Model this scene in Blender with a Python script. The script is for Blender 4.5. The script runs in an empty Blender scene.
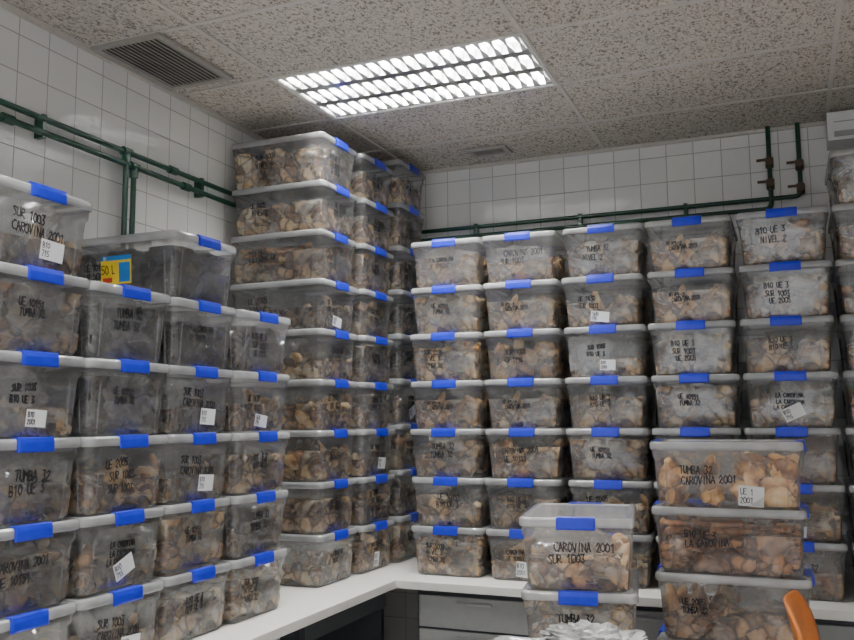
import bpy, math, random
from mathutils import Vector, Matrix, noise
random.seed(7)
E = 1.65          # eye height
SC = bpy.context.scene
def link(o): SC.collection.objects.link(o); return o

# ------------------------------------------------------------------ materials
def newmat(name):
    m = bpy.data.materials.new(name); m.use_nodes = True
    nt = m.node_tree; nt.nodes.clear()
    out = nt.nodes.new('ShaderNodeOutputMaterial')
    return m, nt, out
def N(nt, t, **kw):
    n = nt.nodes.new(t)
    for k, v in kw.items():
        if hasattr(n, k): setattr(n, k, v)
        else: n.inputs[k.replace('_', ' ')].default_value = v
    return n
def ramp(nt, stops, interp='LINEAR'):
    r = nt.nodes.new('ShaderNodeValToRGB'); cr = r.color_ramp; cr.interpolation = interp
    while len(cr.elements) < len(stops): cr.elements.new(0.5)
    for e, (p, c) in zip(cr.elements, stops):
        e.position = p; e.color = (*c, 1) if len(c) == 3 else c
    return r
def simple(name, col, rough=0.5, metal=0.0, var=0.08, scale=30, bump=0.0):
    m, nt, out = newmat(name)
    p = N(nt, 'ShaderNodeBsdfPrincipled'); p.inputs['Roughness'].default_value = rough; p.inputs['Metallic'].default_value = metal
    tc = N(nt, 'ShaderNodeTexCoord'); nz = N(nt, 'ShaderNodeTexNoise'); nz.inputs['Scale'].default_value = scale; nz.inputs['Detail'].default_value = 4
    nt.links.new(tc.outputs['Object'], nz.inputs['Vector'])
    r = ramp(nt, [(0.3, tuple(c*(1-var) for c in col)), (0.7, tuple(min(1, c*(1+var)) for c in col))])
    nt.links.new(nz.outputs['Fac'], r.inputs['Fac']); nt.links.new(r.outputs['Color'], p.inputs['Base Color'])
    if bump:
        b = N(nt, 'ShaderNodeBump'); b.inputs['Strength'].default_value = bump; b.inputs['Distance'].default_value = 0.01
        nt.links.new(nz.outputs['Fac'], b.inputs['Height']); nt.links.new(b.outputs['Normal'], p.inputs['Normal'])
    nt.links.new(p.outputs['BSDF'], out.inputs['Surface'])
    return m
def plastic(name, col, trans, rough=0.22, gl=0.5, g0=.04):
    m, nt, out = newmat(name)
    t = N(nt, 'ShaderNodeBsdfTransparent'); t.inputs['Color'].default_value = (0.97, 0.975, 0.98, 1)
    d = N(nt, 'ShaderNodeBsdfDiffuse'); d.inputs['Color'].default_value = (*col, 1)
    tl = N(nt, 'ShaderNodeBsdfTranslucent'); tl.inputs['Color'].default_value = (*col, 1)
    md = N(nt, 'ShaderNodeMixShader'); md.inputs[0].default_value = 0.35
    nt.links.new(d.outputs[0], md.inputs[1]); nt.links.new(tl.outputs[0], md.inputs[2])
    tc = N(nt, 'ShaderNodeTexCoord'); nz = N(nt, 'ShaderNodeTexNoise'); nz.inputs['Scale'].default_value = 9; nz.inputs['Detail'].default_value = 5
    nt.links.new(tc.outputs['Object'], nz.inputs['Vector'])
    mr = N(nt, 'ShaderNodeMapRange'); mr.inputs[1].default_value = 0.3; mr.inputs[2].default_value = 0.7
    mr.inputs[3].default_value = trans-0.07; mr.inputs[4].default_value = trans+0.07
    nt.links.new(nz.outputs['Fac'], mr.inputs[0])
    mx = N(nt, 'ShaderNodeMixShader'); nt.links.new(mr.outputs[0], mx.inputs[0])
    nt.links.new(md.outputs[0], mx.inputs[1]); nt.links.new(t.outputs[0], mx.inputs[2])
    g = N(nt, 'ShaderNodeBsdfGlossy'); g.inputs['Roughness'].default_value = rough; g.inputs['Color'].default_value = (0.9, 0.9, 0.9, 1)
    f = N(nt, 'ShaderNodeLayerWeight'); f.inputs['Blend'].default_value = 0.25
    mm = N(nt, 'ShaderNodeMath', operation='MULTIPLY_ADD'); mm.inputs[1].default_value = gl; mm.inputs[2].default_value = g0
    nt.links.new(f.outputs['Fresnel'], mm.inputs[0])
    m2 = N(nt, 'ShaderNodeMixShader'); nt.links.new(mm.outputs[0], m2.inputs[0])
    nt.links.new(mx.outputs[0], m2.inputs[1]); nt.links.new(g.outputs[0], m2.inputs[2])
    nt.links.new(m2.outputs[0], out.inputs['Surface'])
    return m
def tile_mat(name, axis):
    m, nt, out = newmat(name)
    tc = N(nt, 'ShaderNodeTexCoord'); sp = N(nt, 'ShaderNodeSeparateXYZ'); cb = N(nt, 'ShaderNodeCombineXYZ')
    nt.links.new(tc.outputs['Object'], sp.inputs[0])
    nt.links.new(sp.outputs[axis], cb.inputs[0]); nt.links.new(sp.outputs[2], cb.inputs[1])
    b = N(nt, 'ShaderNodeTexBrick'); b.offset = 0.0; b.squash = 1.0
    for k, v in (('Scale', 1.0), ('Mortar Size', 0.0022), ('Mortar Smooth', 0.3), ('Bias', 0.0), ('Brick Width', 0.15), ('Row Height', 0.15)):
        b.inputs[k].default_value = v
    b.inputs['Color1'].default_value = (0.82, 0.82, 0.80, 1); b.inputs['Color2'].default_value = (0.76, 0.76, 0.745, 1)
    b.inputs['Mortar'].default_value = (0.36, 0.35, 0.33, 1)
    nt.links.new(cb.outputs[0], b.inputs['Vector'])
    p = N(nt, 'ShaderNodeBsdfPrincipled'); nt.links.new(b.outputs['Color'], p.inputs['Base Color'])
    rr = N(nt, 'ShaderNodeMapRange'); rr.inputs[3].default_value = 0.06; rr.inputs[4].default_value = 0.8
    nt.links.new(b.outputs['Fac'], rr.inputs[0]); nt.links.new(rr.outputs[0], p.inputs['Roughness'])
    nz = N(nt, 'ShaderNodeTexNoise'); nz.inputs['Scale'].default_value = 7; nt.links.new(tc.outputs['Object'], nz.inputs['Vector'])
    ma = N(nt, 'ShaderNodeMath', operation='MULTIPLY_ADD'); ma.inputs[1].default_value = -1.0
    nt.links.new(b.outputs['Fac'], ma.inputs[0]); nt.links.new(nz.outputs['Fac'], ma.inputs[2])
    bu = N(nt, 'ShaderNodeBump'); bu.inputs['Strength'].default_value = 0.6; bu.inputs['Distance'].default_value = 0.008
    nt.links.new(ma.outputs[0], bu.inputs['Height']); nt.links.new(bu.outputs[0], p.inputs['Normal'])
    nt.links.new(p.outputs[0], out.inputs[0])
    return m
def ceiling_mat():
    m, nt, out = newmat('acoustic_tile')
    tc = N(nt, 'ShaderNodeTexCoord')
    mp = N(nt, 'ShaderNodeMapping'); mp.inputs['Scale'].default_value = (1.0, 0.62, 1)
    nt.links.new(tc.outputs['Object'], mp.inputs[0])
    nz = N(nt, 'ShaderNodeTexNoise'); nz.inputs['Scale'].default_value = 85; nz.inputs['Detail'].default_value = 3; nz.inputs['Roughness'].default_value = 0.6; nz.inputs['Distortion'].default_value = 0.8
    nt.links.new(mp.outputs[0], nz.inputs['Vector'])
    r = ramp(nt, [(0.39, (0.23, 0.20, 0.17)), (0.47, (0.54, 0.50, 0.445)), (0.7, (0.66, 0.62, 0.56))])
    nt.links.new(nz.outputs['Fac'], r.inputs[0])
    p = N(nt, 'ShaderNodeBsdfPrincipled'); p.inputs['Roughness'].default_value = 0.95
    nt.links.new(r.outputs[0], p.inputs['Base Color'])
    bu = N(nt, 'ShaderNodeBump'); bu.inputs['Strength'].default_value = 0.5; bu.inputs['Distance'].default_value = 0.005
    nt.links.new(nz.outputs['Fac'], bu.inputs['Height']); nt.links.new(bu.outputs[0], p.inputs['Normal'])
    nt.links.new(p.outputs[0], out.inputs[0])
    return m
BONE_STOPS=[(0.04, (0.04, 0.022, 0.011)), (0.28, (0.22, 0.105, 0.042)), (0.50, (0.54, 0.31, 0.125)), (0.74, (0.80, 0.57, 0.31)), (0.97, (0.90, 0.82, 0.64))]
def bone_mat():
    m, nt, out = newmat('bone_fragments')
    tc = N(nt, 'ShaderNodeTexCoord'); oi = N(nt, 'ShaderNodeObjectInfo')
    v = N(nt, 'ShaderNodeTexVoronoi'); v.inputs['Scale'].default_value = 13
    nz = N(nt, 'ShaderNodeTexNoise'); nz.inputs['Scale'].default_value = 26; nz.inputs['Detail'].default_value = 6
    nt.links.new(tc.outputs['Object'], v.inputs['Vector']); nt.links.new(tc.outputs['Object'], nz.inputs['Vector'])
    sp = N(nt, 'ShaderNodeSeparateColor'); nt.links.new(v.outputs['Color'], sp.inputs[0])
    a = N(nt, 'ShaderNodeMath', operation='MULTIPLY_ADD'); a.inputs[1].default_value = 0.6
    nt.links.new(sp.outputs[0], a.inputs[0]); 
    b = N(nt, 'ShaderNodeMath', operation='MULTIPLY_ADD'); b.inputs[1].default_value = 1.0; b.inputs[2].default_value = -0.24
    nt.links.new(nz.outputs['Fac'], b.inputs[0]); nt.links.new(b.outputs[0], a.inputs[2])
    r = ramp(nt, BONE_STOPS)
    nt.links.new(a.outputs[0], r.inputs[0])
    mx = N(nt, 'ShaderNodeMix', data_type='RGBA', blend_type='MULTIPLY'); mx.inputs[0].default_value = 1
    nt.links.new(r.outputs[0], mx.inputs[6]); nt.links.new(oi.outputs['Color'], mx.inputs[7])
    p = N(nt, 'ShaderNodeBsdfPrincipled'); p.inputs['Roughness'].default_value = 0.5
    nt.links.new(mx.outputs[2], p.inputs['Base Color'])
    nt.links.new(p.outputs[0], out.inputs[0])
    return m
def pack_mat():
    """crumpled clear bag tightly wrapped round fragments"""
    m, nt, out = newmat('bagged_fragments')
    L_=nt.links.new
    tc = N(nt, 'ShaderNodeTexCoord'); oi = N(nt, 'ShaderNodeObjectInfo')
    dn = N(nt, 'ShaderNodeTexNoise'); dn.inputs['Scale'].default_value = 8; dn.inputs['Detail'].default_value=2; L_(tc.outputs['Object'], dn.inputs['Vector'])
    vm = N(nt, 'ShaderNodeVectorMath', operation='MULTIPLY_ADD'); vm.inputs[1].default_value=(.08,.08,.08)
    L_(dn.outputs['Color'], vm.inputs[0]); L_(tc.outputs['Object'], vm.inputs[2])
    v = N(nt, 'ShaderNodeTexVoronoi'); v.inputs['Scale'].default_value = 16; L_(vm.outputs[0], v.inputs['Vector'])
    ve = N(nt, 'ShaderNodeTexVoronoi'); ve.feature='DISTANCE_TO_EDGE'; ve.inputs['Scale'].default_value = 16; L_(vm.outputs[0], ve.inputs['Vector'])
    nz = N(nt, 'ShaderNodeTexNoise'); nz.inputs['Scale'].default_value = 45; nz.inputs['Detail'].default_value = 4; L_(tc.outputs['Object'], nz.inputs['Vector'])
    sp = N(nt, 'ShaderNodeSeparateColor'); L_(v.outputs['Color'], sp.inputs[0])
    a = N(nt, 'ShaderNodeMath', operation='MULTIPLY_ADD'); a.inputs[1].default_value=.75
    b = N(nt, 'ShaderNodeMath', operation='MULTIPLY_ADD'); b.inputs[1].default_value = .8; b.inputs[2].default_value = -0.24
    L_(nz.outputs['Fac'], b.inputs[0]); L_(sp.outputs[0], a.inputs[0]); L_(b.outputs[0], a.inputs[2])
    r = ramp(nt, BONE_STOPS); L_(a.outputs[0], r.inputs[0])
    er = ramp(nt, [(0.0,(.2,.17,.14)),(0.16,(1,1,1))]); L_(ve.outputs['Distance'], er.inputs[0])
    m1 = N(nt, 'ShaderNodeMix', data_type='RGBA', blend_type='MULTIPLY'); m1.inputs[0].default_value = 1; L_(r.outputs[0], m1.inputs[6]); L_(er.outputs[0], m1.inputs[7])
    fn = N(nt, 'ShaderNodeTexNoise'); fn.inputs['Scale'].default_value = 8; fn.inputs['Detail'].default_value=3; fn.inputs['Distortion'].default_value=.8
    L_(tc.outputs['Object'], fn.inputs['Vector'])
    fr = ramp(nt, [(0.475,(0.03,)*3),(0.495,(.55,)*3),(0.515,(.08,)*3),(0.57,(.3,)*3),(0.64,(.8,)*3)]); L_(fn.outputs['Fac'], fr.inputs[0])  # pale film patches; thin wrinkle lines are film highlights painted into the colour
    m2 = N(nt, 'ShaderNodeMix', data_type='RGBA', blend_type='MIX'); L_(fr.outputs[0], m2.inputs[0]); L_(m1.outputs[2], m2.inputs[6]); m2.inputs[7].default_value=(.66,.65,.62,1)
    mx = N(nt, 'ShaderNodeMix', data_type='RGBA', blend_type='MULTIPLY'); mx.inputs[0].default_value = 1
    L_(m2.outputs[2], mx.inputs[6]); L_(oi.outputs['Color'], mx.inputs[7])
    p = N(nt, 'ShaderNodeBsdfPrincipled'); p.inputs['Roughness'].default_value = 0.2; p.inputs['Specular IOR Level'].default_value=.8
    L_(mx.outputs[2], p.inputs['Base Color'])
    bu = N(nt, 'ShaderNodeBump'); bu.inputs['Strength'].default_value=1.0; bu.inputs['Distance'].default_value=.016
    L_(fn.outputs['Fac'], bu.inputs['Height']); L_(bu.outputs[0], p.inputs['Normal'])
    L_(p.outputs[0], out.inputs[0]); return m
def emis(name, col, s):
    m, nt, out = newmat(name); e = N(nt, 'ShaderNodeEmission'); e.inputs[0].default_value = (*col, 1); e.inputs[1].default_value = s
    nt.links.new(e.outputs[0], out.inputs[0]); return m

M_BODY = plastic('clear_box_plastic', (0.70, 0.71, 0.73), 0.83, rough=.10, gl=.8, g0=.04)
M_LID = plastic('frosted_lid_plastic', (0.75, 0.77, 0.79), 0.47, rough=.13, gl=1.0, g0=.06)
M_FILM = plastic('bag_film', (0.92, 0.91, 0.89), 0.82, rough=0.13, gl=1.0, g0=.10)
M_BLUE = simple('blue_clip', (0.010, 0.022, 0.48), 0.3, var=0.1)
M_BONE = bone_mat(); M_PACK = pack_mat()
M_INK = simple('marker_ink', (0.008, 0.008, 0.012), 0.6)
M_PAPER = simple('label_paper', (0.74, 0.75, 0.75), 0.8, var=0.05)
M_YEL = simple('yellow_label', (0.85, 0.60, 0.02), 0.5, var=0.1)
M_CYAN = simple('cyan_print', (0.01, 0.18, 0.55), 0.5)
M_RED = simple('red_print', (0.6, 0.05, 0.02), 0.5)
M_WHITE = simple('white_paint', (0.75, 0.75, 0.73), 0.45, var=0.03)
M_GRID = simple('ceiling_grid_metal', (0.56, 0.53, 0.49), 0.5, var=0.05)
M_VENT = simple('vent_metal', (0.36, 0.34, 0.31), 0.55)
M_DARK = simple('painted_duct_shade', (0.09, 0.085, 0.08), 0.8)
M_GREEN = simple('green_pipe_paint', (0.008, 0.05, 0.03), 0.3, var=0.2)
M_BRASS = simple('old_valve_metal', (0.09, 0.06, 0.04), 0.45, metal=0.6)
M_COUNTER = simple('counter_laminate', (0.74, 0.73, 0.70), 0.35, var=0.03, scale=12)
M_EDGE = simple('counter_edge', (0.62, 0.61, 0.58), 0.4, var=0.03)
M_CAB = simple('cabinet_grey', (0.36, 0.37, 0.37), 0.5, var=0.04)
M_CABD = simple('cabinet_frame_dark', (0.035, 0.04, 0.048), 0.5)
M_ALU = simple('louvre_aluminium', (0.80, 0.81, 0.82), 0.3, metal=0.4, var=0.02)
M_BAR = simple('louvre_bar_aluminium', (0.40, 0.405, 0.41), 0.3, metal=0.7, var=0.02)
M_REFL = simple('lamp_reflector', (0.85, 0.85, 0.85), 0.4, var=0.01)
M_TUBE = emis('fluorescent_tube', (1.0, 0.99, 0.95), 430)
M_ORANGE = simple('orange_beech', (0.50, 0.15, 0.028), 0.35, var=0.15, scale=14)
M_STEEL = simple('steel', (0.5, 0.5, 0.5), 0.3, metal=1.0)
M_BAGW = simple('white_plastic_bag', (0.30, 0.30, 0.30), 0.22, var=0.6, scale=14)
M_RUB = simple('black_rubber', (0.02, 0.02, 0.02), 0.7)

# ------------------------------------------------------------------ mesh builder
class B:
    def __init__(s): s.v=[]; s.f=[]; s.m=[]; s.sm=[]; s.mats=[]
    def mi(s, mat):
        if mat not in s.mats: s.mats.append(mat)
        return s.mats.index(mat)
    def add(s, vs, fs, mat, smooth=False):
        o=len(s.v); s.v += [tuple(v) for v in vs]; k=s.mi(mat)
        for f in fs: s.f.append(tuple(o+i for i in f)); s.m.append(k); s.sm.append(smooth)
    def box(s, c, d, mat, M=None):
        x,y,z=c; a,b,h=(q/2 for q in d)
        vs=[Vector((x+i*a,y+j*b,z+k*h)) for i in(-1,1) for j in(-1,1) for k in(-1,1)]
        if M: vs=[M@v for v in vs]
        s.add(vs,[(0,1,3,2),(4,6,7,5),(0,4,5,1),(2,3,7,6),(0,2,6,4),(1,5,7,3)],mat)
    def cyl(s, p, q, r, mat, n=14, r2=None):
        p=Vector(p);q=Vector(q);r2=r if r2 is None else r2
        d=(q-p).normalized(); a=d.orthogonal().normalized(); b=d.cross(a)
        vs=[]
        for c,rr in((p,r),(q,r2)):
            vs+=[c+a*rr*math.cos(2*math.pi*i/n)+b*rr*math.sin(2*math.pi*i/n) for i in range(n)]
        s.add(vs,[(i,(i+1)%n,n+(i+1)%n,n+i) for i in range(n)],mat,True)
        s.add(vs,[tuple(range(n))[::-1],tuple(range(n,2*n))],mat)
    def mesh(s, name):
        me=bpy.data.meshes.new(name); me.from_pydata(s.v,[],s.f)
        for m in s.mats: me.materials.append(m)
        me.polygons.foreach_set('material_index',s.m); me.polygons.foreach_set('use_smooth',s.sm)
        me.update(); return me
    def obj(s, name, bevel=0, parent=None):
        o=link(bpy.data.objects.new(name,s.mesh(name)))
        if bevel:
            b=o.modifiers.new('bevel','BEVEL'); b.width=bevel; b.segments=2; b.limit_method='ANGLE'
        if parent: o.parent=parent
        return o

_ico={}
def ico(sub):
    if sub not in _ico:
        import bmesh
        bm=bmesh.new(); bmesh.ops.create_icosphere(bm,subdivisions=sub,radius=1)
        _ico[sub]=([v.co.copy() for v in bm.verts],[tuple(v.index for v in f.verts) for f in bm.faces]); bm.free()
    return _ico[sub]

# ------------------------------------------------------------------ stroke lettering
G={'A':[[(0,0),(1,4),(2,0)],[(.4,1.5),(1.6,1.5)]],'B':[[(0,0),(0,4),(1.6,3.6),(1.4,2.2),(0,2),(2,1.5),(1.7,.2),(0,0)]],
'C':[[(2,3.5),(1,4),(0,2.8),(0,1),(1,0),(2,.5)]],'E':[[(2,4),(0,4),(0,0),(2,0)],[(0,2),(1.5,2)]],'L':[[(0,4),(0,0),(1.8,0)]],
'M':[[(0,0),(0,4),(1,2),(2,4),(2,0)]],'N':[[(0,0),(0,4),(2,0),(2,4)]],'O':[[(1,4),(0,3),(0,1),(1,0),(2,1),(2,3),(1,4)]],
'R':[[(0,0),(0,4),(1.8,3.6),(1.6,2.2),(0,2),(2,0)]],'S':[[(2,3.6),(1,4),(.1,3.1),(1.9,1.2),(1,0),(0,.4)]],'T':[[(0,4),(2,4)],[(1,4),(1,0)]],
'U':[[(0,4),(0,.8),(1,0),(2,.8),(2,4)]],'V':[[(0,4),(1,0),(2,4)]],'I':[[(1,4),(1,0)]],'D':[[(0,0),(0,4),(1.5,3.4),(2,2),(1.5,.6),(0,0)]],
'0':[[(1,4),(0,3),(0,1),(1,0),(2,1),(2,3),(1,4)]],'1':[[(.3,3),(1.2,4),(1.2,0)]],'2':[[(0,3),(1,4),(1.9,3),(0,0),(2,0)]],
'3':[[(0,4),(1.8,4),(.8,2.3),(1.9,1.2),(1,0),(0,.4)]],'5':[[(1.9,4),(.2,4),(.1,2.3),(1.4,2.4),(1.9,1),(1,0),(0,.4)]],'6':[[(1.8,3.8),(.6,3),(0,1.2),(1,0),(2,1),(1,2.2),(.1,1.2)]],'7':[[(0,4),(2,4),(.7,0)]],
'8':[[(1,2.1),(.1,3.1),(1,4),(1.9,3.1),(1,2.1),(0,1),(1,0),(2,1),(1,2.1)]],'9':[[(1.9,3),(1,4),(.1,3),(1,2),(1.9,3),(1.6,0)]],' ':[],'/':[[(0,0),(2,4)]],'P':[[(0,0),(0,4),(1.9,3.4),(1.7,2.2),(0,2)]],'G':[[(2,3.5),(1,4),(0,2.8),(0,1),(1,0),(2,.6),(2,1.8),(1.2,1.8)]]}
def write(b, P, text, s0, t0, h, w=0.0038, off=0.0012, rng=random, mat=None, slope=0.0):
    """P(s,t,off)->3D point on surface; s0,t0 lower-left"""
    u=h/4; x=s0
    for ch in text:
        for line in G.get(ch,[]):
            pts=[(x+(p[0]+rng.uniform(-.25,.25))*u*0.85, t0+slope*(x-s0)+(p[1]+rng.uniform(-.3,.3))*u) for p in line]
            for (a,c),(d,e) in zip(pts,pts[1:]):
                l=math.hypot(d-a,e-c) or 1; nx,ny=-(e-c)/l*w/2,(d-a)/l*w/2; ex,ey=(d-a)/l*w*.4,(e-c)/l*w*.4
                b.add([P(a-ex+nx,c-ey+ny,off),P(a-ex-nx,c-ey-ny,off),P(d+ex-nx,e+ey-ny,off),P(d+ex+nx,e+ey+ny,off)],[(0,1,2,3)],mat or M_INK)
        x+=2.55*u*0.85
def label(b, P, cx, cy, w, h, rot, rng, txt=('UE','103'), mat=None):
    ca,sa=math.cos(rot),math.sin(rot)
    Q=lambda s,t,o: P(cx+s*ca-t*sa, cy+s*sa+t*ca, o)
    b.add([Q(-w/2,-h/2,.0018),Q(w/2,-h/2,.0018),Q(w/2,h/2,.0018),Q(-w/2,h/2,.0018)],[(0,1,2,3)],mat or M_PAPER)
    n=len(txt)
    for i,t in enumerate(txt):
        hh=h/(n+0.6)*0.75
        hh=min(hh, w*.95/(max(len(t),1)*.56))
        write(b,Q,t,-w*0.42,h/2-(i+1)*h/(n+0.35),hh,w=0.0026,off=.0024,rng=rng)

# ------------------------------------------------------------------ storage box
W,L,PH=0.396,0.555,0.247
def inset(z):
    ks=[(0,.034),(.012,.026),(.180,.015),(.187,.009),(.224,.007)]
    if z<=0: return ks[0][1]
    for (a,i),(c,j) in zip(ks,ks[1:]):
        if z<=c: return i+(j-i)*(z-a)/(c-a)
    return ks[-1][1]
def rrect(hx,hy,r,z,n=5):
    pts=[]
    for cx,cy,a0 in((hx-r,hy-r,0),(-hx+r,hy-r,90),(-hx+r,-hy+r,180),(hx-r,-hy+r,270)):
        for i in range(n+1):
            a=math.radians(a0+90*i/n); pts.append((cx+r*math.cos(a),cy+r*math.sin(a),z))
    return pts
def loft(b, loops, mat, cap0=False, cap1=False, smooth=True):
    n=len(loops[0]); vs=[p for l in loops for p in l]; fs=[]
    for k in range(len(loops)-1):
        for i in range(n): fs.append((k*n+i,k*n+(i+1)%n,(k+1)*n+(i+1)%n,(k+1)*n+i))
    b.add(vs,fs,mat,smooth)
    if cap0: b.add(loops[0],[tuple(range(n))[::-1]],mat)
    if cap1: b.add(loops[-1],[tuple(range(n))],mat)
def sideP(side):
    def P(s,t,off):
        i=inset(t)-off
        if side=='-y': return (s,-(L/2-i),t)
        if side=='+y': return (-s,(L/2-i),t)
        if side=='-x': return (-(W/2-i),-s,t)
        return ((W/2-i),s,t)
    return P
def clampbox(v, zmax=.2, e=.006):
    z=min(max(v[2],.006),zmax); i=inset(z)+e
    hx,hy=W/2-i,L/2-i
    return Vector((min(max(v[0],-hx),hx),min(max(v[1],-hy),hy),z))
def make_box(kind, seed, special=None):
    rng=random.Random(seed); b=B()
    R=.028
    zs=[0,.012,.06,.12,.180,.187,.224]
    loft(b,[rrect(W/2-inset(z),L/2-inset(z),R,z) for z in zs],M_BODY,cap0=True)
    for side,half in(('-y',W/2),('+y',W/2),('-x',L/2),('+x',L/2)):
        P=sideP(side)
        for s in(-(half-.062),half-.062):
            b.add([P(s-.004,.01,.0),P(s,.01,.003),P(s+.004,.01,.0),P(s-.004,.178,.0),P(s,.178,.003),P(s+.004,.178,.0)],[(0,1,4,3),(1,2,5,4)],M_BODY)
    lp=[(.006,.216),(.001,.218),(.0,.226),(.0,.238),(.004,.2455),(.010,.2475),(.022,.2475),(.027,.2445),(.030,.2435)]
    loft(b,[rrect(W/2-i,L/2-i,R+.004-min(i,.01),z) for i,z in lp],M_LID,cap1=True)
    for sy in(-1,1):
        prof=[(.0015,.210),(.008,.208),(.010,.213),(.0085,.236),(.005,.249),(0,.2515),(-.024,.2505),(-.024,.248),(-.004,.248),(.0012,.240)]
        hw=.066; vs=[]
        for x in(-hw,-hw+.006,hw-.006,hw):
            k=1 if abs(x)<hw-.001 else .75
            vs+=[(x,sy*(L/2+o*k),z) for o,z in prof]
        n=len(prof); fs=[]
        for k in range(3):
            for i in range(n): fs.append((k*n+i,k*n+(i+1)%n,(k+1)*n+(i+1)%n,(k+1)*n+i))
        fs+=[tuple(range(n)),tuple(range(3*n,4*n))]
        b.add(vs,fs,M_BLUE)
    # contents
    def lump(c,r,sc,sub=2,mat=M_BONE,amp=.35,fr=1.6,smooth=True,zmax=.2,crease=0,tilt=.6,e=.006):
        vs,fs=ico(sub); rot=Matrix.Rotation(rng.uniform(0,6.28),3,'Z')@Matrix.Rotation(rng.uniform(-tilt,tilt),3,'X')@Matrix.Rotation(rng.uniform(-tilt,tilt),3,'Y')
        o=Vector((rng.uniform(0,90),rng.uniform(0,90),rng.uniform(0,90))); out=[]
        for v in vs:
            k=1+amp*noise.noise(v*fr+o)+(crease*abs(noise.noise(v*fr*2.7+o)) if crease else 0)
            p=rot@Vector((v.x*sc[0],v.y*sc[1],v.z*sc[2]))*(r*k)
            out.append(clampbox(p+Vector(c),zmax,e))
        b.add(out,fs,mat,smooth)
    def film(n,zc=.13):
        for q in range(n):
            lump((rng.uniform(-.08,.08),rng.uniform(-.17,.17),rng.uniform(.09,.15)),rng.uniform(.10,.14),(1,1.1,.8),sub=4,mat=M_FILM,amp=.4,fr=2.4,crease=.6,smooth=False,zmax=.21,e=.003)
    def frags(n,zlo,zhi,rlo,rhi):
        for q in range(n):
            r=rng.uniform(rlo,rhi)
            k=rng.random()
            c=[rng.uniform(-.15,.15),rng.uniform(-.24,.24),zlo+(zhi-zlo)*rng.random()**1.4]
            if rng.random()<.75:
                if rng.random()<.42: c[1]=rng.choice((-1,1))*rng.uniform(.20,.245)
                else: c[0]=rng.choice((-1,1))*rng.uniform(.13,.17)
            if k<.35: sc=(rng.uniform(.35,.6),rng.uniform(1.2,2.2),rng.uniform(.4,.7))
            elif k<.7: sc=(1,rng.uniform(.7,1.2),rng.uniform(.3,.5))
            else: sc=(1,rng.uniform(.7,1.1),rng.uniform(.7,1))
            lump(c,r,sc,sub=2,amp=.6,fr=1.7,tilt=1.5)
    def packs(top):
        for k in range(2):
            for i in range(2):
                for j in range(3):
                    if k==1 and rng.random()<.22: continue
                    c=((i-.5)*.17+rng.uniform(-.03,.03),(j-1)*.18+rng.uniform(-.03,.03),.05+k*(top-.09))
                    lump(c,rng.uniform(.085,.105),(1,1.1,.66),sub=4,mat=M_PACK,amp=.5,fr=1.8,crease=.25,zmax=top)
    if kind=='bones':
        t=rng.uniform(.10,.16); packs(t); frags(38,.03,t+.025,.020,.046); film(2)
    elif kind=='low':
        packs(.09); frags(30,.02,.11,.018,.042); film(3)
    elif kind=='bags':
        packs(rng.uniform(.155,.195)); film(3)
    elif kind=='sticks':
        for q in range(110):
            c=Vector((rng.uniform(-.16,.16),rng.uniform(-.2,.2),rng.uniform(.02,.18)))
            a=rng.gauss(math.pi/2,.5); l=rng.uniform(.08,.2); d=Vector((math.cos(a),math.sin(a),rng.uniform(-.15,.15)))*l/2
            p0,p1=clampbox(c-d,e=.016),clampbox(c+d,e=.016)
            r=rng.uniform(.006,.013); b.cyl(p0,p1,r,M_BONE,8)
            lump(p0,r*1.7,(1,1,.8),sub=1); lump(p1,r*1.6,(1,.8,1),sub=1)
        packs(.15); film(1)
    elif kind=='skulls':
        for k in range(2):
            for i in range(3):
                for j in range(4):
                    lump(((i-1)*.12+rng.uniform(-.02,.02),(j-1.5)*.13+rng.uniform(-.025,.025),.05+k*.08+rng.uniform(-.02,.02)),rng.uniform(.035,.058),(1,rng.uniform(.8,1.3),.85),sub=3,amp=.35,fr=1.8,zmax=.2)
        frags(40,.03,.18,.018,.035); film(2)
    # writing
    texts=['LA CAROVINA','UE 10151','CAROVINA 2001','SUR 1003','TUMBA 32','UE 2005','B10 UE 3','CV 1998','NIVEL 2','UE 1630']
    for side,half in(('-y',.15),('-x',.21),('+x',.21)):
        P=sideP(side)
        if rng.random()<.94:
            ht=rng.uniform(.018,.03); x=-half+rng.uniform(.02,.08); t=rng.uniform(.12,.145)
            for q in range(rng.choice([2,2,2,3])):
                write(b,P,rng.choice(texts)[:max(4,int((half-x)/(ht*.56)))],x+rng.uniform(0,.03),t,ht,rng=rng,slope=rng.uniform(-.08,.08)); t-=ht*1.45
                if t<.02: break
        rng2=random.Random(seed*7+len(side)+ord(side[1])+(side[0]=='+')*31)
        if side=='-y' and seed%16 in(2,6,9,13) or side=='-x' and seed%5==1:
            w=rng2.choice([.06,.075,.09,.11]); label(b,P,rng2.uniform(-.07,.10),rng2.uniform(.045,.075),w,rng2.choice([.05,.06,.075]),rng2.uniform(-.12,.12)+(rng2.random()<.2)*.4,rng2,txt=(rng2.choice(['UE 12','1630','103','B10','CV'])[:max(2,int(w/.02))],rng2.choice(['2001','CV 3','715'])))
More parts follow.
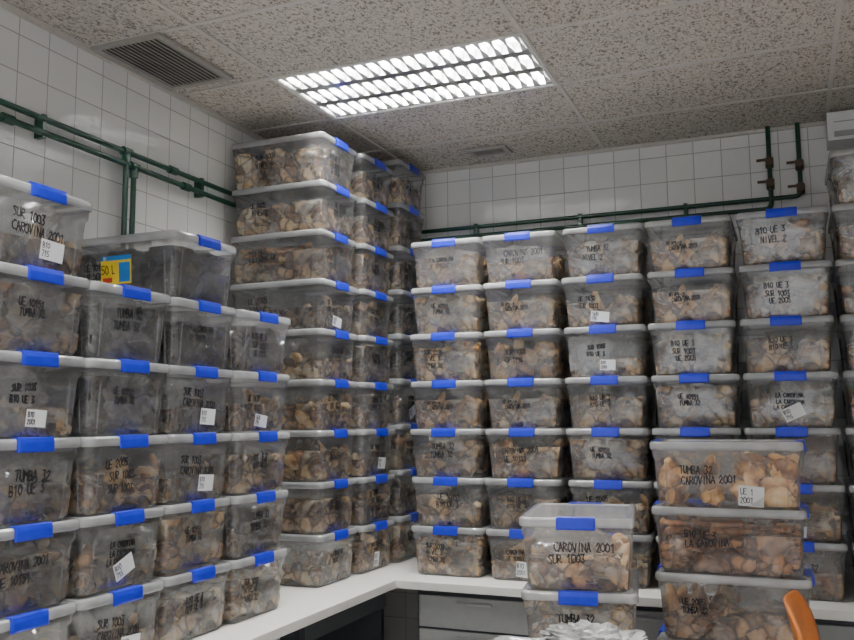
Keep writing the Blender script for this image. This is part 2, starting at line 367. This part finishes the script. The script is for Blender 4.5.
    if special=='yellow':
        P=sideP('-x')
        cx=-.005; b.add([P(cx-.075,.065,.003),P(cx+.07,.065,.003),P(cx+.07,.172,.003),P(cx-.075,.172,.003)],[(0,1,2,3)],M_YEL)
        b.add([P(cx-.075,.155,.004),P(cx+.07,.155,.004),P(cx+.07,.172,.004),P(cx-.075,.172,.004)],[(0,1,2,3)],M_CYAN)
        b.add([P(cx+.012,.072,.004),P(cx+.064,.072,.004),P(cx+.064,.145,.004),P(cx+.012,.145,.004)],[(0,1,2,3)],M_CYAN)
        b.add([P(cx-.065,.072,.004),P(cx-.02,.072,.004),P(cx-.02,.09,.004),P(cx-.065,.09,.004)],[(0,1,2,3)],M_RED)
        write(b,P,'BOX',cx-.06,.157,.012,w=.002,off=.005,rng=rng,mat=M_PAPER)
        write(b,P,'50 L',cx-.068,.105,.03,off=.005,rng=rng)
    return b.mesh('storage_box_mesh')

kinds=['bones','bags','bones','sticks','bags','bones','skulls','bones','bags','low','bones','bags','bones','bags','bones','bags','bones','bags','low','bones']
VAR=[(k,make_box(k,100+i)) for i,k in enumerate(kinds)]
BYK={}
for k,m in VAR: BYK.setdefault(k,[]).append(m)
def place(x,y,z,rot,tint,kind=None,mesh=None,jit=1.0,sz=1.0):
    me=mesh or random.choice(BYK[kind] if kind else [m for k,m in VAR])
    o=link(bpy.data.objects.new('storage_box',me))
    o.location=(x+random.uniform(-.005,.005)*jit,y+random.uniform(-.0025,.0025)*jit,z)
    o.rotation_euler=(0,0,rot+math.radians(random.uniform(-.4,.4))*jit)
    o.scale=(1,1,sz); o.color=(*tint,1); return o
CT=E-.785   # counter top height
def tint(pal):
    c=random.choice(pal); k=random.uniform(.75,1.15); return tuple(min(1.1,q*k) for q in c)
WARM=[(1,.87,.7),(1,.88,.68),(.82,.70,.56),(1,.96,.86),(.88,.87,.84),(.68,.56,.44)]
GREY=[(.60,.57,.54),(.46,.43,.41),(.80,.79,.77),(.80,.67,.5),(.36,.34,.34)]
DARK=[(.12,.13,.17)]
H90=math.pi/2
for y,n,fx in((1.52,6,-2.02),(1.925,6,-2.02),(2.325,5,-2.02),(2.73,6,-2.03),(3.13,5,-2.02)):
    for k in range(n):
        pal=GREY if k>=1 else WARM+GREY
        kd=None; t=tint(pal); mesh=None
        if abs(y-2.325)<.01 and k>=3: t=tint(DARK); kd='bags'
        if abs(y-2.73)<.01 and k>=4: t=tint(DARK); kd='bags'
        if abs(y-2.73)<.01 and k==5: mesh=make_box('bags',900,'yellow')
        if abs(y-3.13)<.01 and k==4: t=(.3,.3,.33)
        place(fx-L/2,y,CT+k*PH,H90,t,kd,mesh)
for y,n,fx,sz in((3.90,9,-2.085,1),(4.302,9,-2.055,1),(4.705,9,-2.025,1.034)):
    for k in range(n):
        t=tint(WARM if k in(0,1,2,3,6,7,8) else GREY)
        if k>=7: t=(1.1,1.05,.97)  # top boxes tinted paler, painting in the light of the nearby lamp
        place(fx-L/2,y,CT+k*PH*sz,H90,t,'bags' if k>=7 else None,sz=sz)
for x,n in((-1.655,7),(-1.25,7),(-.828,7),(-.417,7),(-.005,7),(.405,8),(.815,8),(1.225,7)):
    for k in range(n):
        place(x,4.215+L/2,CT+k*PH,0,tint(WARM))

# dollies + free-standing stacks
def dolly(x,y,rot,name='box_dolly'):
    b=B()
    for s in(-1,1):
        b.box((s*.15,0,.068),(.04,.5,.022),M_CAB); b.box((0,s*.22,.068),(.34,.04,.0215),M_CAB)
        for t in(-1,1):
            b.cyl((s*.15-.01,t*.2,.025),(s*.15+.01,t*.2,.025),.025,M_RUB,18)
            b.box((s*.15-.014,t*.2,.04),(.003,.03,.04),M_STEEL); b.box((s*.15+.014,t*.2,.04),(.003,.03,.04),M_STEEL)
    b.box((0,0,.068),(.3,.04,.0215),M_CAB)
    o=b.obj(name); o.location=(x,y,0); o.rotation_euler=(0,0,rot); return o
def stack(cx,cy,rot,ks,tints,z0=.08,jit=1):
    dolly(cx,cy,rot)
    for i,(k,t) in enumerate(zip(ks,tints)): place(cx,cy,z0+i*PH,rot,t,k,jit=jit)
rA=math.radians(8.5)
stack(-.70-.278*math.sin(rA)+.0,3.0+.278,rA,['bones','bones','bags','bags','bones'],[(1,.9,.8)]*3+[(1.05,1,.93),(1.1,1,.9)])
stack(-.245,3.5+W/2,H90,['bones','bones','bags','bones','sticks','skulls'],[(.9,.8,.7)]*3+[(.9,.74,.62),(.9,.62,.46),(1.2,1.0,.72)],jit=.6)
stack(-.50,2.17,H90,['bones','bags','bones','bags'],[(.9,.8,.7)]*4)

# ------------------------------------------------------------------ room
X0,X1,Y0,Y1,CZ=-2.70,1.95,-1.6,5.06,3.24
def wall(name,vs,mat):
    b=B(); b.add(vs,[(0,1,2,3)],mat); return b.obj(name)
TX,TY=tile_mat('glazed_tile_x',0),tile_mat('glazed_tile_y',1)
wall('wall_left',[(X0,Y0,0),(X0,Y1,0),(X0,Y1,CZ),(X0,Y0,CZ)],TY)
wall('wall_back',[(X0,Y1,0),(X1,Y1,0),(X1,Y1,CZ),(X0,Y1,CZ)],TX)
wall('wall_right',[(X1,Y1,0),(X1,Y0,0),(X1,Y0,CZ),(X1,Y1,CZ)],TY)
M_FLOOR=simple('terrazzo_floor',(.42,.40,.37),.35,var=.3,scale=120)
wall('floor',[(X0,Y0,0),(X1,Y0,0),(X1,Y1,0),(X0,Y1,0)],M_FLOOR)
gx=[X0,-2.155,-.955,.245,1.445,X1]
gy=[Y0]+[3.35+.6*k for k in range(-8,3)]+[Y1]
LUM=[(1,3.35),(1,.95),(3,.95),(1,-.85)]  # first is the visible one; the others are unseen, added for light level
b=B()
CM=ceiling_mat()
for i in range(len(gx)-1):
    for j in range(len(gy)-1):
        if any(i==a and abs(gy[j]-c)<.01 for a,c in LUM): continue
        b.add([(gx[i],gy[j],CZ),(gx[i+1],gy[j],CZ),(gx[i+1],gy[j+1],CZ),(gx[i],gy[j+1],CZ)],[(0,3,2,1)],CM)
b.obj('ceiling')
b=B()
for x in gx[1:-1]: b.box((x,(Y0+Y1)/2,CZ-.003),(.020,Y1-Y0-.01,.006),M_GRID)
for y in gy[1:-1]: b.box(((X0+X1)/2,y,CZ-.0032),(X1-X0-.01,.020,.005),M_GRID)
b.obj('trim_ceiling_grid')
b=B()
b.box((X0+.012,(Y0+Y1)/2,CZ-.012),(.024,Y1-Y0-.01,.018),M_GRID); b.box(((X0+X1)/2,Y1-.012,CZ-.012),(X1-X0-.06,.024,.018),M_GRID)
b.obj('trim_ceiling_edge')

def luminaire(cx,cy):
    b=B(); w,d,h=1.19,.59,.10
    for c,s in(((0,0,h),(w,d,.004)),((0,d/2,h/2),(w,.004,h)),((0,-d/2,h/2),(w,.004,h)),((w/2,0,h/2),(.004,d,h)),((-w/2,0,h/2),(.004,d,h))):
        b.box(c,s,M_REFL)
    for c,s in(((0,d/2,-.006),(w+.02,.016,.006)),((0,-d/2,-.006),(w+.02,.016,.006)),((w/2,0,-.006),(.016,d,.006)),((-w/2,0,-.006),(.016,d,.006))):
        b.box(c,s,M_WHITE)
    lane=d/3
    def wedge(p,q,wb,wt,z0,z1,mat):
        p=Vector(p);q=Vector(q);dr=(q-p).normalized();n=Vector((-dr.y,dr.x,0)); vs=[]
        for c in(p,q):
            for o,z in((-wb,z0),(wb,z0),(wt,z1),(-wt,z1)): vs.append(c+n*o+Vector((0,0,z)))
        b.add(vs,[(0,1,5,4),(1,2,6,5),(2,3,7,6),(3,0,4,7),(3,2,1,0),(4,5,6,7)],mat)
    for k in(-1.5,-.5,.5,1.5):
        y=k*lane*(.975 if abs(k)>1 else 1)
        wedge((-w/2+.003,y,0),(w/2-.003,y,0),.024 if abs(k)<1 else .010,.003,.0,.06,M_BAR)
    for k in(-1,0,1):
        y0=k*lane
        b.cyl((-w/2+.02,y0,.078),(w/2-.02,y0,.078),.013,M_TUBE,10)
        nb=20
        for i in range(nb):
            x=-w/2+(i+.5)*w/nb
            for sg in(-1,1):
                ya=y0; yb=y0+sg*(lane/2-.012)
                vs=[(x-.004,ya,.004),(x+.004,ya,.004),(x-.017,yb,.004),(x+.017,yb,.004),(x-.001,ya,.042),(x+.001,ya,.042),(x-.001,yb,.055),(x+.001,yb,.055)]
                b.add(vs,[(0,1,3,2),(0,2,6,4),(1,5,7,3),(4,6,7,5),(0,4,5,1),(2,3,7,6)],M_ALU)
    o=b.obj('ceiling_luminaire'); o.location=(cx,cy,CZ); return o
for a,c in LUM: luminaire((gx[a]+gx[a+1])/2-.004,c+.3)

def vent(cx,cy,w,d,n,along,name='ceiling_vent'):
    b=B(); f=.03
    for c,s in(((0,d/2-f/2,-.006),(w,f,.012)),((0,-d/2+f/2,-.006),(w,f,.012)),((w/2-f/2,0,-.006),(f,d-2*f,.012)),((-w/2+f/2,0,-.006),(f,d-2*f,.012))): b.box(c,s,M_VENT)
    b.box((0,0,-.0015),(w-2*f,d-2*f,.002),M_DARK)  # dark plate paints the shade of the open duct behind the blades
    for i in range(n):
        if along=='y':
            x=-w/2+f+(i+.5)*(w-2*f)/n; M=Matrix.Translation((x,0,-.008))@Matrix.Rotation(.35,4,'Y'); b.box((0,0,0),(.014,d-2*f,.002),M_VENT,M)
        else:
            y=-d/2+f+(i+.5)*(d-2*f)/n; M=Matrix.Translation((0,y,-.008))@Matrix.Rotation(.6,4,'X'); b.box((0,0,0),(w-2*f,.010,.002),M_VENT,M)
    o=b.obj(name); o.location=(cx,cy,CZ-.006)
vent(-2.49,3.0,.36,.52,13,'y'); vent(-1.58,4.79,.24,.14,5,'x')

# ------------------------------------------------------------------ green pipes
def pipes(name, runs, r=.0125):
    cu=bpy.data.curves.new(name,'CURVE'); cu.dimensions='3D'; cu.bevel_depth=r; cu.bevel_resolution=4; cu.use_fill_caps=True
    for pts in runs:
        P=[Vector(p) for p in pts]; out=[P[0]]
        for a,c,d in zip(P,P[1:],P[2:]):
            u=(a-c).normalized(); v=(d-c).normalized(); q=.035
            for i in range(6):
                t=i/5; out.append((c+u*q)*(1-t)**2+c*2*t*(1-t)+(c+v*q)*t*t)
        out.append(P[-1])
        s=cu.splines.new('POLY'); s.points.add(len(out)-1)
        for pt,p in zip(s.points,out): pt.co=(*p,1)
    cu.materials.append(M_GREEN); return link(bpy.data.objects.new(name,cu))
zp=E+1.165; xw=X0+.045; yw=Y1-.04
p=pipes('green_pipe',[[(xw,-1.5,zp+.02),(xw,yw,zp+.02),(.10,yw,zp+.02),(.10,yw,CZ-.002)],
                    [(xw,-1.5,zp-.035),(xw,yw,zp-.035),(-.05,yw,zp-.035),(-.05,yw,CZ-.002)],
                    [(xw,2.96,zp+.02),(xw,2.96,CT+.1)],[(xw,3.01,zp-.035),(xw,3.01,CT+.1)]])
b=B()
for y in(1.0,1.9,2.5,3.5,4.4): b.box((X0+.026,y,zp-.008),(.045,.02,.095),M_GREEN)
for x in(-1.75,-1.1,-.5): b.box((x,Y1-.026,zp-.008),(.02,.045,.095),M_GREEN)
for y in(2.2,3.25): b.cyl((xw,y,zp+.02),(xw,y+.05,zp+.02),.019,M_GREEN); b.cyl((xw,y+.1,zp-.035),(xw,y+.15,zp-.035),.019,M_GREEN)
for y,z in((2.96,zp+.02),(3.01,zp-.035)): b.cyl((xw,y-.025,z),(xw,y+.025,z),.020,M_GREEN); b.cyl((xw,y,z),(xw,y,z-.05),.019,M_GREEN)
o=b.obj('pipe_clamps',parent=p)
b=B()
for x,z in((-.05,zp+.10),(.10,zp+.06),(-.05,zp+.22),(.10,zp+.19)):
    yy=yw
    b.cyl((x,yy,z-.028),(x,yy,z+.028),.021,M_BRASS,8); b.cyl((x,yy,z),(x,yy-.05,z),.009,M_BRASS); b.cyl((x,yy-.045,z),(x,yy-.053,z),.022,M_BRASS,12)
    b.box((x-.03,yy-.05,z+.005),(.07,.008,.014),M_BRASS)
b.obj('shutoff_valves',parent=p)

# wall unit at top right
b=B(); b.box((.64,Y1-.10,E+1.50),(.80,.19,.15),M_WHITE); b.box((.64,Y1-.20,E+1.455),(.74,.006,.03),M_CAB)
b.box((.64,Y1-.198,E+1.52),(.74,.004,.006),M_CAB)
b.obj('wall_ventilation_unit',bevel=.012)

# ------------------------------------------------------------------ counter and cabinets
th=.04; fx,fy=-1.86,4.06
def slab(x0,x1,y0,y1):
    b=B(); b.box(((x0+x1)/2,(y0+y1)/2,CT-th/2),(x1-x0,y1-y0,th),M_COUNTER); b.obj('counter_top',bevel=.003)
slab(X0+.003,fx,Y0+1,Y1-.003)
slab(fx+.0005,X1-.003,fy,Y1-.003)
def cabinet(cx,cy,w,d,rot,ndraw,name='base_cabinet'):
    h=CT-th; b=B(); fr=-d/2
    b.box((0,.02,.05),(w-.02,d-.06,.1),M_CABD)
    b.box((0,0,.1+(h-.1)/2),(w,d,h-.1),M_CABD)
    top=h-.045; bt=.12
    for i in range(ndraw):
        hh=(top-bt)/ndraw; z=bt+hh*(i+.5)
        b.box((0,fr-.009,z),(w-.03,.018,hh-.012),M_CAB)
        b.box((0,fr-.022,z+hh/2-.035),(w*.3,.010,.012),M_STEEL)
        for s in(-1,1): b.box((s*w*.13,fr-.019,z+hh/2-.035),(.01,.004,.01),M_STEEL)
    o=b.obj(name,bevel=.003); o.location=(cx,cy,0); o.rotation_euler=(0,0,rot); return o
cabinet(-1.50,4.62,.62,.80,0,4); cabinet(-.62,4.62,.9,.80,0,2); cabinet(.35,4.62,.9,.80,0,2); cabinet(1.30,4.62,.9,.80,0,3)
cabinet(-2.31,.6,.9,.74,H90,3); cabinet(-2.31,1.6,.9,.74,H90,2); cabinet(-2.31,2.6,.9,.74,H90,2)
b=B()
b.box((-1.96,3.25,(CT-th)/2),(.04,.04,CT-th-.002),M_CABD); b.box((-1.92,3.65,CT-th-.045),(.03,.78,.085),M_CABD)
b.box((-2.3,4.2,(CT-th)/2),(.6,.03,CT-th-.01),M_CABD)
b.obj('worktop_support_frame')

# ------------------------------------------------------------------ plastic bag on the front stack
rng=random.Random(5); b=B(); vs,fs=ico(5); out=[]
for v in vs:
    k=1+.3*noise.noise(v*2+Vector((3,1,7)))+.45*abs(noise.noise(v*5+Vector((9,2,4))))
    p=Vector((v.x*.125,v.y*.10,v.z*.045))*k; p.z=max(p.z,-.02); out.append(p)
b.add(out,fs,M_BAGW,False)
for q in range(5):
    a=rng.uniform(-.4,.4); b.box((0,0,0),(.05,.006,.02),M_BAGW,Matrix.Translation((.13+.008*q,-.02+.01*q,.0))@Matrix.Rotation(a,4,'Z'))
o=b.obj('plastic_bag'); o.location=(-.49,2.24,.08+4*PH+.0215)

# ------------------------------------------------------------------ lab chair
b=B()
def panel(R,ang,z0,z1,th,cx,mat,n=14,m=8,cr=.35):
    vs=[];
    for k in range(2):
        rr=R+k*th
        for j in range(m+1):
            t=j/m; z=z0+(z1-z0)*t
            sq=(1-abs(2*t-1)**3*cr)
            for i in range(n+1):
                a=(i/n-.5)*ang*sq
                vs.append((cx-rr*math.cos(a)-.06*t+R,rr*math.sin(a),z))
    q=(n+1)*(m+1); fs=[]
    for j in range(m):
        for i in range(n):
            a=j*(n+1)+i; fs+=[(a,a+1,a+n+2,a+n+1),(q+a,q+a+n+1,q+a+n+2,q+a+1)]
    for i in range(n): fs+=[(i,q+i,q+i+1,i+1),(m*(n+1)+i,m*(n+1)+i+1,q+m*(n+1)+i+1,q+m*(n+1)+i)]
    for j in range(m):
        a=j*(n+1); fs+=[(a,a+n+1,q+a+n+1,q+a)]; a+=n; fs+=[(a,q+a,q+a+n+1,a+n+1)]
    b.add(vs,fs,mat,True)
panel(.5,.80,.80,1.075,.012,-.20,M_ORANGE)
loft(b,[rrect(.19,.2,.05,.60),rrect(.195,.205,.055,.608),rrect(.19,.2,.05,.622)],M_ORANGE,True,True)
for s in(-1,1):
    b.cyl((-.17,s*.15,.598),(-.245,s*.14,.95),.011,M_STEEL); 
    b.cyl((-.16,s*.16,.6),(-.21,s*.2,0.0),.011,M_STEEL); b.cyl((.16,s*.16,.6),(.21,s*.2,0.0),.011,M_STEEL)
    b.cyl((-.19,s*.185,.2),(.19,s*.185,.2),.008,M_STEEL)
b.cyl((-.195,-.185,.22),(-.195,.185,.22),.008,M_STEEL); b.cyl((.195,-.185,.22),(.195,.185,.22),.008,M_STEEL)
o=b.obj('lab_chair'); o.location=(.215,3.12,0); o.rotation_euler=(0,0,math.radians(-5))

# ------------------------------------------------------------------ world & camera
w=bpy.data.worlds.new('World'); SC.world=w; w.use_nodes=True
w.node_tree.nodes['Background'].inputs[0].default_value=(.95,.97,1,1); w.node_tree.nodes['Background'].inputs[1].default_value=1.15
f=876.0
Xc=Vector((2127,115,876)).normalized(); Yc=Vector((366,-98,-876)); Yc=(Yc-Xc*Yc.dot(Xc)).normalized(); Zc=Xc.cross(Yc)
cam=bpy.data.cameras.new('camera'); co=link(bpy.data.objects.new('camera',cam))
cam.sensor_width=36; cam.lens=f/854*36; cam.clip_start=.05
R=Matrix((Xc,Yc,Zc))
co.matrix_world=Matrix.Translation((0,0,E))@R.to_4x4()
SC.camera=co
